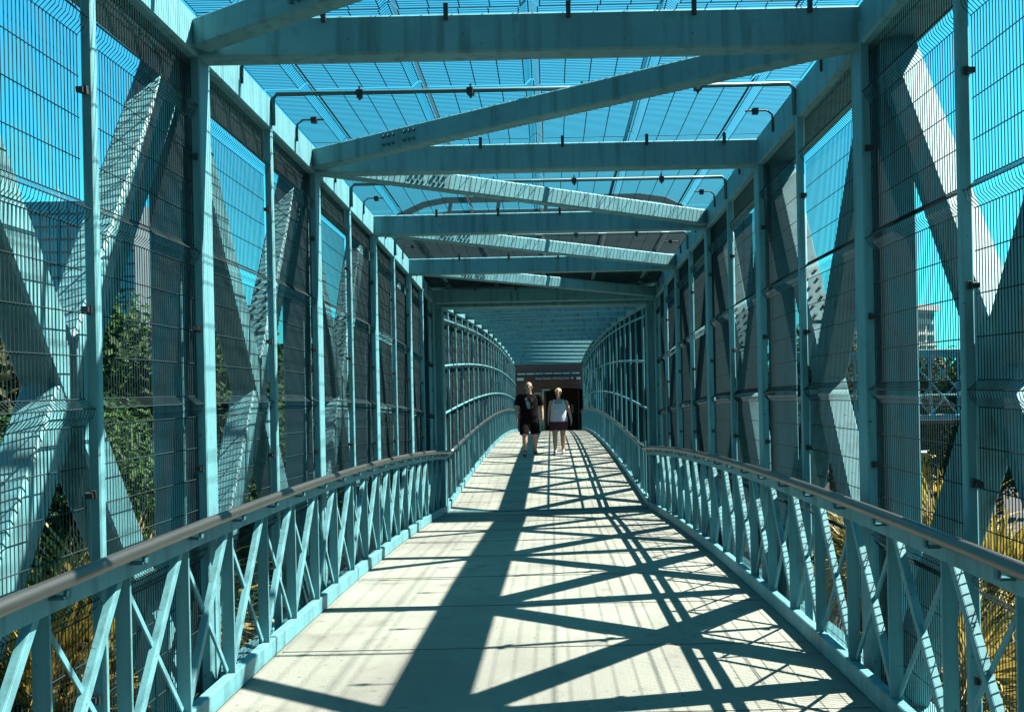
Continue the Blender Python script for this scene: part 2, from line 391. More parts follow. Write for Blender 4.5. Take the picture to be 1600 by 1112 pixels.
# far span fences: narrower bays, three bent rails
half2 = [JOINT + 0.25 + k * 0.56 * P for k in range(25)]; half2 = [y for y in half2 if y < YE - 0.3] + [YE - 0.05]
H2 = 1.92 * W
def fence2(label, s):
    t = thing('mesh_fence', label, 'fence')
    xm = s * (W + 0.052)
    for a, c in zip(half2[:-1], half2[1:]):
        b = MB(); ya, yb = a + 0.02, c - 0.02; n = int((yb - ya) / 0.03)
        for i in range(n + 1):
            y = ya + (yb - ya) * i / n; wire(b, [(xm, y, deck2(y)), (xm, y, deck2(y) + H2)], 0.0028)
        for k in range(1, 16):
            h = H2 * k / 16; wire(b, [(xm + s * 0.006, ya, deck2(ya) + h), (xm + s * 0.006, yb, deck2(yb) + h)], 0.003)
        b.build('mesh_panel', 'wire', t)
    b = MB(); b.sweep([(0, 0, -0.1), (0, 0, H2)], crect(0.036, 0.036, 0.005), side=(1, 0, 0)); pmesh = b.mesh('post', 'steel')
    for y in half2: ob('post', pmesh, t, (s * (W + 0.022), y, deck2(y)))
    for h in (0.91, 1.37, 1.82):
        b = MB(); n = 40; ys = [half2[0] - 0.1 + (half2[-1] - half2[0] + 0.1) * i / n for i in range(n + 1)]
        b.tube([(s * (W - 0.022), y, deck2(y) + h * W) for y in ys], 0.020, 8); b.build('rail', 'steel', t, True)
    return t
f2l = fence2('curved mesh fence with bent rails, left side of the far span', -1)
f2r = fence2('curved mesh fence with bent rails, right side of the far span', 1)

# ------------------------------------------------------------------ overhead mesh
rt = thing('overhead_mesh', 'wire mesh ceiling on thin pipes roofing the near span', 'mesh roof')
XF = [-0.86 * W, -0.43 * W, 0.0, 0.43 * W, 0.86 * W]
def rz(y): return top1(y) + CH + 0.045
def roof_prof():
    pr = [(-W * 1.02, 0.0)]
    for x in XF: pr += [(x - 0.05, 0.0), (x - 0.012, 0.036), (x + 0.012, 0.036), (x + 0.05, 0.0)]
    pr.append((W * 1.02, 0.0)); return pr
RP = roof_prof()
lon = []
pv = -W * 1.02
for x in XF + [W * 1.02]:
    hi = x - 0.05 if x < W else x
    nseg = 4
    for k in range(0 if pv == -W * 1.02 else 0, nseg + 1):
        if abs(hi - pv) > 0.25 or k in (0, nseg): lon.append((pv + (hi - pv) * k / nseg, 0.0))
    if x < W: lon.append((x, 0.036))
    pv = x + 0.05
for a, c in zip(half1[:-1], half1[1:]):
    b = MB(); ya, yb = a + 0.012, c - 0.012; n = int((yb - ya) / 0.027)
    for i in range(n + 1):
        y = ya + (yb - ya) * i / n
        wire(b, [(x, y, rz(y) + dz) for x, dz in RP], 0.0021)
    for x, dz in lon:
        wire(b, [(x, ya, rz(ya) + dz - 0.005), (x, yb, rz(yb) + dz - 0.005)], 0.0032)
    o = b.build('mesh_panel', 'wire', rt); o.location = (random.uniform(-.008, .008), 0, random.uniform(-.004, .005))
gc = MB(); gc.box(-0.02, 0.02, -0.024, 0.024, -0.032, 0.012); gc.cyl((0, 0, -0.05), (0, 0, 0.04), 0.008, 0.008, 8); CLAMP = gc.mesh('clamp', 'clip')
for k, y in enumerate(half1):
    if k % 2 == 1:
        z = rz(y) - 0.028
        b = MB(); b.tube([(-W + 0.012, y, z - 0.20), (-W + 0.012, y, z - 0.03), (-W + 0.04, y, z), (W - 0.04, y, z), (W - 0.012, y, z - 0.03), (W - 0.012, y, z - 0.20)], 0.015, 8)
        b.build('pipe', 'steel_dark', rt, True)
        for x in (-0.64 * W, -0.22 * W, 0.22 * W, 0.64 * W): ob('clamp', CLAMP, rt, (x + random.uniform(-.06, .06), y, z), (0, 0, random.uniform(-.3, .3)))
for k in range(len(half1) * 2 - 2):
    y = (half1[k // 2] * (1 if k % 2 == 0 else 0.5) + (0.5 * half1[k // 2 + 1] if k % 2 else 0))
    if k % 2 == 1:
        for s in (-1, 1):
            b = MB(); z = rz(y) - 0.012
            b.tube([(s * (W - 0.008), y, z - 0.15), (s * (W - 0.01), y, z - 0.03), (s * (W - 0.05), y, z), (s * (W - 0.20), y, z)], 0.008, 6)
            b.box(s * (W - 0.13) - 0.02, s * (W - 0.13) + 0.02, y - 0.02, y + 0.02, z - 0.025, z + 0.015)
            b.build('hook', 'clip', rt)
# far span ceiling mesh
rt2 = thing('overhead_mesh', 'wire mesh ceiling following the hump of the far span', 'mesh roof')
yy = JOINT + 0.3
while yy < YE - 0.4:
    ya, yb = yy, min(yy + P, YE - 0.3); b = MB(); n = int((yb - ya - 0.03) / 0.032)
    for i in range(n + 1):
        y = ya + (yb - ya - 0.03) * i / n; z = top2(y) + CH + 0.03; wire(b, [(-W, y, z), (W, y, z)], 0.0032)
    for k in range(21):
        x = -W + 2 * W * k / 20; wire(b, [(x, ya, top2(ya) + CH + 0.024), (x, yb - 0.03, top2(yb) + CH + 0.024)], 0.0035)
    b.build('mesh_panel', 'wire', rt2); yy += P

# ------------------------------------------------------------------ railings of the near span
def railing(label, s):
    t = thing('railing', label, 'railing')
    ya, yb = Y0, JOINT - 0.03; n = 48
    ys = [ya + (yb - ya) * i / n for i in range(n + 1)]
    b = MB(); b.sweep([(s * 0.955 * W, y, deck1(y) + 0.058) for y in ys], crect(0.055, 0.105, 0.006), side=(1, 0, 0)); b.build('kerb', 'steel', t)
    HT = 0.565 * W
    b = MB(); b.tube([(s * 0.905 * W, y, deck1(y) + HT) for y in ys], 0.027, 12); b.build('handrail', 'handrail', t, True)
    b = MB(); b.sweep([(s * 0.940 * W, y, deck1(y) + HT - 0.066) for y in ys], crect(0.016, 0.085, 0.003), side=(1, 0, 0)); b.build('top_rail', 'steel', t)
    b = MB(); b.sweep([(s * 0.955 * W, y, deck1(y) + HT - 0.018) for y in ys], crect(0.048, 0.012, 0.003), side=(1, 0, 0)); b.build('cap_plate', 'handrail', t)
    gap = 0.25 * P; hh0, hh1 = 0.105, HT - 0.10
    b = MB(); b.sweep([(0, 0, hh0 - 0.02), (0, 0, hh1 + 0.03)], crect(0.062, 0.012, 0.002), side=(1, 0, 0)); POST = b.mesh('baluster_post', 'steel')
    b = MB(); b.box(-0.004 if s > 0 else -0.060, 0.060 if s > 0 else 0.004, -0.006, 0.006, -0.006, 0.0); b.box(-0.006, 0.006, -0.014, 0.014, -0.040, 0.0)
    bx = MB(); bx.sweep([(0, 0, -0.055), (0, 0, -0.026)], crect(0.014, 0.03, 0.002), side=(1, 0, 0))
    bx.box(min(0, s * 0.075), max(0, s * 0.075), -0.022, 0.022, -0.062, -0.052); BR = bx.mesh('bracket', 'steel_dark')
    L = gap - 0.03
    def angle(dz0, dz1, off, wide):
        m = MB(); m.sweep([(off, 0.015, dz0), (off, gap - 0.015, dz1)], crect(0.008, wide, 0.002), side=(1, 0, 0))
        m.sweep([(off + s * wide * 0.42, 0.015, dz0), (off + s * wide * 0.42, gap - 0.015, dz1)], [(a, c + wide * 0.45) for a, c in crect(wide * 0.84, 0.006, 0.0015)], side=(1, 0, 0)); return m
    A = angle(hh1, hh0 + 0.02, 0.010 * s, 0.026).mesh('brace', 'steel'); Bm = angle(hh0 + 0.02, hh1, -0.010 * s, 0.036).mesh('brace', 'steel')
    k = 0; y = node(N0)
    while y < yb - 0.05:
        ob('baluster_post', POST, t, (s * 0.958 * W, y, deck1(y)))
        ob('bracket', BR, t, (s * 0.905 * W, y, deck1(y) + HT))
        if y + gap < yb:
            sl = math.atan((deck1(y + gap) - deck1(y)) / gap)
            ob('brace', A, t, (s * 0.955 * W, y, deck1(y)), (sl, 0, 0)); ob('brace', Bm, t, (s * 0.955 * W, y, deck1(y)), (sl, 0, 0))
        y += gap
    return t
railing('teal cross-braced railing with steel handrail along the left edge of the near span', -1)
railing('teal cross-braced railing with steel handrail along the right edge of the near span', 1)
def railing2(label, s):
    t = thing('railing', label, 'railing'); n = 60; ya, yb = JOINT + 0.02, YE
    ys = [ya + (yb - ya) * i / n for i in range(n + 1)]; HT = 0.565 * W
    b = MB(); b.sweep([(s * 0.955 * W, y, deck2(y) + 0.058) for y in ys], crect(0.055, 0.105, 0.006), side=(1, 0, 0)); b.build('kerb', 'steel', t)
    b = MB(); b.tube([(s * 0.905 * W, y, deck2(y) + HT) for y in ys], 0.027, 10); b.build('handrail', 'handrail', t, True)
    b = MB(); b.sweep([(s * 0.940 * W, y, deck2(y) + HT - 0.066) for y in ys], crect(0.016, 0.085, 0.003), side=(1, 0, 0)); b.build('top_rail', 'steel', t)
    b = MB(); y = ya + 0.05
    while y < yb:
        b.box(s * 0.95 * W - 0.005, s * 0.95 * W + 0.005, y - 0.008, y + 0.008, deck2(y) + 0.10, deck2(y) + HT - 0.07); y += 0.42
    o = b.build('baluster', 'steel', t); o['kind'] = 'stuff'
    b = MB(); b.sweep([(0, 0, 0.08), (0, 0, HT - 0.04)], crect(0.07, 0.03, 0.004), side=(1, 0, 0)); PM = b.mesh('baluster_post', 'steel'); y = ya + 0.03
    while y < yb: ob('baluster_post', PM, t, (s * 0.965 * W, y, deck2(y))); y += 0.56 * P
    return t
railing2('railing of upright bars rising along the left edge of the far span', -1)
railing2('railing of upright bars rising along the right edge of the far span', 1)

# ------------------------------------------------------------------ terminal building at the far end
ZD = deck2(YE)
tb = thing('terminal_building', 'long dark building closing the far end of the footbridge, with an arched doorway', 'building', (0, YE, 0))
b = MB(); yb0 = 0.9
b.box(-9.3, -2.35, yb0, 26, 0.13, EYE + 8.9); b.box(-17.0, -9.3, yb0 + 0.4, 24, 0.13, EYE + 4.0); b.box(2.35, 8.9, yb0, 26, 0.13, EYE + 8.9); b.box(-2.35, 2.35, yb0, 26, ZD + 3.6, EYE + 8.9)
b.box(-2.35, 2.35, yb0 + 5, 26, 0.13, ZD + 3.6); b.box(-2.35, 2.35, yb0, yb0 + 5, 0.13, ZD - 0.25)
b.build('wall', 'facade', tb)
pm = MB(); pm.box(-0.62, 0.62, -0.03, 0.0, -0.9, 0.9); PAN = pm.mesh('panel', 'facade')
for i in range(22):
    for j in range(7):
        x = -16.0 + i * 1.28 + 0.1; z = EYE - 5.0 + j * 2.0
        if -2.9 < x < 2.9 and z < ZD + 4.4: continue
        if x > 8.2 or (x < -8.7 and z > EYE + 3.2): continue
        ob('panel', PAN, tb, (x, yb0 + (0.401 if x < -9.3 else 0.001), z))
wm = MB(); wm.box(-0.5, 0.5, -0.02, 0.01, -0.6, 0.6); WIN = wm.mesh('window', 'glass_dark')
for i in range(22):
    for j in (2, 4, 6):
        x = -16.0 + i * 1.28 + 0.1; z = EYE - 5.0 + j * 2.0 + 0.1
        if -2.9 < x < 2.9 and z < ZD + 4.4: continue
        if x > 8.2 or (x < -8.7 and z > EYE + 3.2): continue
        if i % 3: ob('window', WIN, tb, (x, yb0 + (0.366 if x < -9.3 else -0.034), z))
# roof canopy: cranked frame on struts
b = MB(); b.box(-9.3, 8.9, yb0 - 0.12, yb0 + 0.3, EYE + 8.9, EYE + 9.25); b.build('parapet', 'facade_light', tb)
cz = EYE + 9.24
crk = [(-9.8, 0.35), (-9.2, 0.55), (-6.3, 1.85), (-5.2, 2.05), (4.9, 2.05), (6.2, 1.85), (8.4, 0.75), (9.0, 0.6)]
b = MB(); b.sweep([(x, yb0 + 0.6, cz + h) for x, h in crk], crect(0.3, 0.28, 0.02), side=(0, 1, 0)); b.build('canopy_frame', 'steel_dark', tb)
b = MB(); b.sweep([(x, yb0 + 3.6, cz + h) for x, h in crk], crect(0.2, 0.2, 0.02), side=(0, 1, 0)); b.build('canopy_frame', 'steel_dark', tb)
for x, h in ((-7.0, 1.5), (-4.9, 2.0), (-2.4, 2.0), (0.1, 2.0), (2.5, 2.0), (5.0, 2.0), (6.9, 1.45)):
    b = MB(); b.sweep([(x - 0.35, yb0 + 0.6, cz + 0.02), (x, yb0 + 0.6, cz + h)], crect(0.18, 0.18, 0.02)); b.build('strut', 'steel_dark', tb)
# arched end wall with doorway
b = MB(); aw, ah, rise = 1.04, 1.98, 0.22; xa = 0.86     # opening half width, spring height, rise, centre
pts = [(-2.34, 0.0), (-2.34, 3.55), (2.34, 3.55), (2.34, 0.0), (xa + aw, 0.0), (xa + aw, ah)]
pts += [(xa + aw * math.cos(a), ah + rise * math.sin(a)) for a in [math.pi * k / 16 for k in range(1, 16)]] + [(xa - aw, ah), (xa - aw, 0.0)]
nv = len(pts); y0_, y1_ = 0.55, 0.85
vs = [(x, y0_, ZD - 0.3 + (z + 0.3 if z > 0 else 0)) for x, z in pts] + [(x, y1_, ZD - 0.3 + (z + 0.3 if z > 0 else 0)) for x, z in pts]
b.add(vs, [tuple(range(nv)), tuple(range(nv, 2 * nv))[::-1]] + [(i, i + nv, (i + 1) % nv + nv, (i + 1) % nv) for i in range(nv)])
b.build('end_wall', 'brown_wall', tb)
b = MB(); b.sweep([(xa + (aw + .02) * math.cos(a), 0.52, ZD + ah + (rise + .02) * math.sin(a)) for a in [math.pi * k / 20 for k in range(0, 21)]], crect(0.08, 0.10, 0.01), side=(0, 1, 0)); b.build('arch_trim', 'brown_wall', tb)
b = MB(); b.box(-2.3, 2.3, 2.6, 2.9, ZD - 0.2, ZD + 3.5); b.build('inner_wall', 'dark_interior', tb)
b = MB(); b.box(-0.36, -0.28, 0.44, 0.54, ZD - 0.2, ZD + 2.05); b.box(-0.36, 0.05, 0.44, 0.54, ZD + 2.05, ZD + 2.12); b.build('door_frame', 'cream', tb)
b = MB(); b.box(-0.74, -0.40, 0.50, 0.545, ZD - 0.2, ZD + 1.95); b.build('wall_panel', 'cream', tb)
b = MB(); b.box(1.5, 1.56, 1.6, 2.58, ZD - 0.1, ZD + 2.1); b.build('door_leaf', 'brown_wall', tb)
b = MB(); b.box(1.15, 1.28, 2.52, 2.59, ZD + 0.9, ZD + 1.35); b.build('notice', 'cream', tb)
for sx in (-1, 1):
    b = MB(); b.box(*(sorted((sx * 1.28, sx * 1.62))), 0.46, 0.545, ZD + 2.58, ZD + 2.72); b.build('clerestory_pane', 'sign_white', tb)
for k in range(7):
    b = MB(); x0 = -1.6 + k * 0.46; b.box(x0, x0 + 0.40, 0.46, 0.545, ZD + 2.88, ZD + 2.95); b.build('clerestory_pane', 'sign_white', tb)
# overhead sign
sg = thing('direction_sign', 'dark brown overhead sign with white lettering at the far end of the footbridge', 'sign', (0.28, YE + 0.30, ZD + 2.66))
b = MB(); b.sweep([(-1.05, 0, 0), (1.45 - 0.28 - 0.05, 0, 0)], crect(0.07, 0.30, 0.01), side=(0, 1, 0)); b.build('board', 'sign_brown', sg)
for x in (-0.7, 0.8):
    b = MB(); b.cyl((x, 0, 0.14), (x, 0, 0.42), 0.015, 0.015, 8); b.build('hanger', 'steel_dark', sg)
fc = bpy.data.curves.new('lettering', 'FONT'); fc.body = 'Area Hotels | Parking Lots'; fc.size = 0.155; fc.align_x = 'LEFT'; fc.align_y = 'CENTER'; fc.extrude = 0.002
fc.materials.append(MATS['sign_white'])
tmp = bpy.data.objects.new('tmp', fc); COL.objects.link(tmp)
dg = bpy.context.evaluated_depsgraph_get(); tme = bpy.data.meshes.new_from_object(tmp.evaluated_get(dg)); bpy.data.objects.remove(tmp)
lo = ob('lettering', tme, sg, (-0.98, -0.040, 0.0), (math.pi / 2, 0, 0))
lo['kind'] = 'stuff'; lo.scale = (1.72 / max(0.01, max(v.co.x for v in tme.vertices)), 1.0, 1.0)
b = MB(); r = 0.075
star = [(r * (1 if k % 2 == 0 else 0.42) * math.cos(math.pi * k / 4), r * (1 if k % 2 == 0 else 0.42) * math.sin(math.pi * k / 4)) for k in range(8)]
b.add([(x, -0.042, z) for x, z in star] + [(x, -0.036, z) for x, z in star], [tuple(range(8)), tuple(range(8, 16))[::-1]] + [(i, (i + 1) % 8, (i + 1) % 8 + 8, i + 8) for i in range(8)])
o = b.build('symbol', 'sign_white', sg); o.location = (0.90, 0, 0)

# ------------------------------------------------------------------ crossing footbridge on the right
cbz = EYE
xb = thing('footbridge', 'second teal truss footbridge crossing the street beyond the right fence', 'footbridge', (0, 45, cbz))
zlo, zhi = -0.45, 2.62; xs = [9.5 + k * 2.42 for k in range(17)]
for yy in (0, 3.3):
    for z, h in ((zlo, 0.24), (zhi, 0.22)):
        b = MB(); b.sweep([(xs[0] - .1, yy, z), (xs[-1] + .1, yy, z)], crect(0.22, h, 0.02), side=(0, 1, 0)); b.build('chord', 'steel', xb)
    b = MB(); b.tube([(xs[0], yy + 0.15, 0.62), (xs[-1], yy + 0.15, 0.62)], 0.03, 6); b.build('handrail', 'steel', xb)
    for x in xs:
        b = MB(); b.sweep([(x, yy, zlo), (x, yy, zhi)], crect(0.12, 0.12, 0.01)); b.build('truss_post', 'steel', xb)
    for x0, x1 in zip(xs[:-1], xs[1:]):
        for za, zb in ((zlo + .1, zhi - .1), (zhi - .1, zlo + .1)):
            yo = 0.02 if za > zb else -0.02
            b = MB(); b.sweep([(x0, yy + yo, za), (x1, yy + yo, zb)], crect(0.085, 0.09, 0.01)); b.build('diagonal', 'steel', xb)
b = MB(); b.box(xs[0], xs[-1], 0.12, 3.18, zlo - 0.30, zlo - 0.13); b.build('deck', 'pavement', xb)
for x in (xs[0] + 0.7, xs[9]):
    b = MB(); b.cyl((x, 1.65, -EYE + 0.002), (x, 1.65, zlo - 0.31), 0.45, 0.45, 20); b.build('pier', 'pavement', xb)

# ------------------------------------------------------------------ distant buildings
def block(label, x, y, w, dpt, h, wallm, glassm, nx, nz, z0, inset=0.12, cap=None, fill=(0.8, 0.72), rz_=0.0, sides=True):
    t = thing('tower_block', label, 'building', (x, y, 0), rz_)
    b = MB(); b.box(-w / 2, w / 2, 0, dpt, 0.004, h); b.build('wall', wallm, t)
    if cap:
        b = MB(); b.box(-w / 2 - cap, w / 2 + cap, -cap, dpt + cap, h, h + cap * 1.6); b.build('roof_slab', 'white_wall', t)
    cw, chh = w / nx, (h - z0) / nz
    m = MB(); m.box(-cw * fill[0] / 2, cw * fill[0] / 2, -inset, 0.02, -chh * fill[1] / 2, chh * fill[1] / 2); me = m.mesh('window', glassm)
    for i in range(nx):
        for j in range(nz): ob('window', me, t, (-w / 2 + (i + 0.5) * cw, -0.003, z0 + (j + 0.5) * chh))
    return t
def px(xp, y): return (xp - 861) / F * y + 0.073
tw = block('tall dark glass tower with a fine grid of panes behind the left fence', px(128, 150), 150, 17.5, 16, EYE + 35.0, 'tower_stone', 'glass_blue', 12, 17, 8.0, fill=(0.86, 0.82), inset=0.10)
for i, (x, h) in enumerate(((-5.6, 2.2), (-4.4, 2.8), (-3.6, 1.8))):
    b = MB(); b.cyl((x, 3, EYE + 35), (x, 3, EYE + 35 + h), 0.08, 0.05, 6); b.build('antenna', 'white_wall', tw)
block('pale low block with square windows at the far left edge', px(-25, 110), 110, 8.0, 10, EYE + 11.5, 'white_wall', 'glass_blue', 5, 7, 2.0, fill=(0.6, 0.6))
block('slim white tower glimpsed between the left truss posts', px(336, 130), 130, 4.5, 4, EYE + 19.5, 'white_wall', 'glass_blue', 3, 14, 6.0, fill=(0.16, 0.25), rz_=R(62))
block('office block with white roof slab and window grid beyond the right fence', px(1405, 180), 180, 21.0, 12, EYE + 18.6, 'white_wall', 'glass_dark', 9, 11, 3.0, cap=0.7, fill=(0.70, 0.50), rz_=R(30))
gt = block('narrow blue glass tower rising behind the right truss', px(1160, 160), 160, 4.6, 5, EYE + 33.0, 'facade_light', 'glass_blue', 3, 18, 4.0, fill=(0.78, 0.9))

block('added grey block, unseen behind the viewer, shading the camera-facing steel', 0, -36, 46, 22, 26, 'tower_stone', 'glass_dark', 14, 8, 2.0, fill=(0.6, 0.5))  # unseen block, added to keep sky light off the camera-facing steel
# ------------------------------------------------------------------ vegetation
def leaf_mesh(name, m, rx, rz_, n, size, seed):
    rnd = random.Random(seed); b = MB()
    lobes = []
    for k in range(26):
        u = rnd.uniform(-1, 1); a = rnd.uniform(0, 6.283); q = math.sqrt(1 - u * u); rr = rnd.uniform(0.35, 0.86)
        lobes.append((Vector((q * math.cos(a) * rx * rr, q * math.sin(a) * rx * rr, u * rz_ * rr)), rnd.uniform(0.30, 0.50) * rx))
    for k in range(n):
        c, lr = lobes[rnd.randrange(len(lobes))]
        dv = Vector((rnd.gauss(0, 1), rnd.gauss(0, 1), rnd.gauss(0, 1))).normalized()
        p = c + dv * lr * rnd.uniform(0.45, 1.06)
        nrm = (dv + Vector((rnd.uniform(-1, 1), rnd.uniform(-1, 1), rnd.uniform(-.6, 1.2))) * 0.9).normalized()
        a = nrm.orthogonal().normalized(); a.rotate(Matrix.Rotation(rnd.uniform(0, 6.28), 3, nrm)); c2 = nrm.cross(a)
        s = size * rnd.uniform(0.6, 1.35)
        b.add([tuple(p - a * s), tuple(p + c2 * s * .45 + nrm * s * .1), tuple(p + a * s), tuple(p - c2 * s * .45 + nrm * s * .1)], [(0, 1, 2, 3)])
    return b.mesh(name, m)
CROWNS = [leaf_mesh('crown', 'leaf', 2.6, 2.7, 30000, 0.10, 11), leaf_mesh('crown', 'leaf', 2.3, 3.0, 30000, 0.10, 12), leaf_mesh('crown', 'leaf_olive', 2.6, 2.3, 16000, 0.14, 13)]
def trunk_mesh(h, r, seed):
    rnd = random.Random(seed); b = MB()
    pts = [Vector((0, 0, 0))]
    for k in range(1, 6): pts.append(Vector((rnd.uniform(-.12, .12) * k * .5, rnd.uniform(-.12, .12) * k * .5, h * k / 5)))
    for k in range(5): b.cyl(pts[k], pts[k + 1], r * (1 - 0.12 * k), r * (1 - 0.12 * (k + 1)), 10)
    for k in range(7):
        a = rnd.uniform(0, 6.28); s = pts[3].lerp(pts[5], rnd.random()); e = s + Vector((math.cos(a) * 1.5, math.sin(a) * 1.5, rnd.uniform(0.9, 2.0)))
        b.cyl(s, e, r * 0.45, r * 0.12, 7)
    return b.mesh('trunk', 'bark', True)
TRUNKS = [trunk_mesh(5.0, 0.20, 3), trunk_mesh(4.6, 0.17, 4)]
def tree(x, y, zc, sc, kind, label, group, cat='tree', sz=1.0):
    t = thing('leafy_tree', label, cat, (x, y, 0.16), random.uniform(0, 6), group)
    tr = ob('trunk', TRUNKS[kind % 2], t); tr.scale = (sc * 0.75, sc * 0.75, (zc - 0.2) / 5.6)
    c = ob('crown', CROWNS[kind], t, (0, 0, zc)); c.scale = (sc, sc, sc * sz)
    return t
GL = 'leafy trees behind the left fence'
for i, (xp, y, top, sc, k, lab) in enumerate([
        (30, 17, 500, 0.85, 2, 'leafy tree at the far left edge, behind the mesh fence'),
        (175, 15.5, 485, 0.80, 0, 'dense green tree behind the second left fence bay, under the glass tower'),
        (255, 20, 520, 1.0, 1, 'dense green tree behind the broad dark truss post on the left'),
        (362, 24, 498, 1.05, 0, 'green tree below the slim white tower on the left'),
        (455, 27, 545, 1.0, 1, 'dark green tree seen past the third left fence post'),
        (540, 33, 560, 1.2, 0, 'dark tree deep behind the left fence near the far building'),
        (300, 12.0, 690, 0.62, 1, 'low bushy tree just outside the left railing'),
        (415, 15.5, 700, 0.75, 0, 'bushy low tree outside the left fence, beyond the first broad post'),
        (480, 20.0, 640, 0.85, 1, 'bushy green tree behind the left fence beside the third fence post'),
        (20, 25, 470, 1.1, 1, 'tall green tree standing behind the palm at the left edge'),
        (200, 13.0, 560, 0.72, 1, 'dense bushy tree filling the second left fence bay'),
        (345, 16.0, 560, 0.80, 0, 'dense bushy tree right of the first broad left post'),
        (440, 17.5, 600, 0.80, 1, 'round green tree between the third and fourth left fence posts'),
        (15, 13.5, 590, 0.72, 1, 'round bushy tree low at the left edge, behind the dark diagonal'),
        (110, 11.5, 640, 0.65, 0, 'small bushy tree behind the lit diagonal at the left')]):
    zt_ = EYE + (650 - top) / F * y; rzc = (2.7, 3.0, 2.3)[k] * sc
    tree(px(xp, y), y, zt_ - rzc * 1.05, sc, k, lab, GL)
GR = 'olive trees beyond the right fence'
for i, (xp, y, top, sc, k, lab) in enumerate([
        (1300, 62, 520, 1.9, 2, 'olive tree in front of the office block, behind the crossing footbridge'),
        (1385, 98, 560, 2.5, 2, 'olive tree behind the crossing footbridge, right of the broad post'),
        (1475, 95, 572, 2.4, 2, 'olive tree behind the braces of the crossing footbridge'),
        (1560, 60, 560, 1.7, 0, 'green tree at the right edge behind the crossing footbridge'),
        (1225, 66, 590, 1.6, 0, 'green tree low behind the right fence, nearest the far building')]):
    zt_ = EYE + (650 - top) / F * y; rzc = (2.7, 3.0, 2.3)[k] * sc
    tree(px(xp, y), y, max(1.5, zt_ - rzc * 1.05), sc, k, lab, GR)
# far tree belt closing the horizon
rnd = random.Random(5); b = MB()
for k in range(9000):
    x = rnd.uniform(-420, 420); y = 330 + rnd.uniform(0, 40); hmax = 9 + 4 * math.sin(x * 0.09) + 2.5 * math.sin(x * 0.31 + 1)
    z = rnd.uniform(0.2, hmax); s = rnd.uniform(0.8, 1.7); a = rnd.uniform(0, 3.14); p = Vector((x, y, z)); u = Vector((math.cos(a), math.sin(a), rnd.uniform(-.5, .5))) * s; v = Vector((rnd.uniform(-.5, .5), rnd.uniform(-.5, .5), 1)) * s * .7
    b.add([tuple(p - u), tuple(p - v), tuple(p + u), tuple(p + v)], [(0, 1, 2, 3)])
o = b.build('tree_belt', 'leaf'); o['kind'] = 'stuff'; tag(o, 'far belt of trees along the horizon', 'trees')
def cover(label, x0, x1, y0, y1, z, n, m, hmax, seed):
    rnd = random.Random(seed); b = MB()
    for k in range(n):
        x = rnd.uniform(x0, x1); y = rnd.uniform(y0, y1); hh = hmax * (0.45 + 0.55 * math.sin(x * 1.9 + math.sin(y * 1.3) * 2) * math.sin(y * 0.8 + x)); h = z + max(0.03, hh) * rnd.random()
        s = rnd.uniform(0.06, 0.16); a = rnd.uniform(0, 6.28); p = Vector((x, y, h)); u = Vector((math.cos(a), math.sin(a), rnd.uniform(-.6, .6))) * s; v = Vector((-math.sin(a), math.cos(a), rnd.uniform(-.3, .9))) * s * .45
        b.add([tuple(p - u), tuple(p - v), tuple(p + u), tuple(p + v)], [(0, 1, 2, 3)])
    o = b.build('ground_cover', m); o['kind'] = 'stuff'; tag(o, label, 'ground cover')
cover('low leafy ground cover in the bed outside the left fence', -8.9, -3.1, -4, 32, 0.19, 26000, 'leaf', 0.8, 21)
cover('low olive ground cover in the bed outside the right fence', 3.1, 7.9, -4, 36, 0.19, 24000, 'leaf_olive', 0.7, 22)
cover('leafy undergrowth beneath the trees behind the left fence', -29, -10.7, 9, 35, 0.16, 30000, 'leaf', 1.0, 23)

def frond_mesh(L, droop, m, seed, nb=13):
    """fan frond: short stalk and a spray of long narrow blades"""
    rnd = random.Random(seed); b = MB(); st = Vector((0.32 * L, 0, 0.02 * L))
    b.cyl((0, 0, 0), st, 0.014, 0.009, 5)
    for k in range(nb):
        fa = (k / (nb - 1) - 0.5) * 2.0 + rnd.uniform(-.08, .08); ll = L * 0.78 * (1 - 0.28 * abs(fa)) * rnd.uniform(0.8, 1.15)
        el = rnd.uniform(-0.10, 0.28); p = st.copy(); w = rnd.uniform(0.011, 0.018); pts = []
        for j in range(6):
            pts.append((p.copy(), w * (1.0, 1.25, 1.15, 0.9, 0.5, 0.06)[j]))
            th = el - droop * ((j + 1) / 5) ** 2; dv = Vector((math.cos(fa) * math.cos(th), math.sin(fa) * math.cos(th), math.sin(th))); p = p + dv * ll / 5
        sd = Vector((-math.sin(fa), math.cos(fa), rnd.uniform(-.5, .5))).normalized(); vs = []
        for q, ww in pts: vs += [tuple(q - sd * ww), tuple(q + sd * ww)]
        b.add(vs, [(2 * j, 2 * j + 1, 2 * j + 3, 2 * j + 2) for j in range(5)])
    return b.mesh('frond', m)
FRONDS = [frond_mesh(1.25, 0.5, 'palm_leaf', 1), frond_mesh(1.35, 0.8, 'palm_leaf', 2), frond_mesh(1.3, 1.0, 'palm_green', 3), frond_mesh(1.2, 1.2, 'palm_dry', 4)]
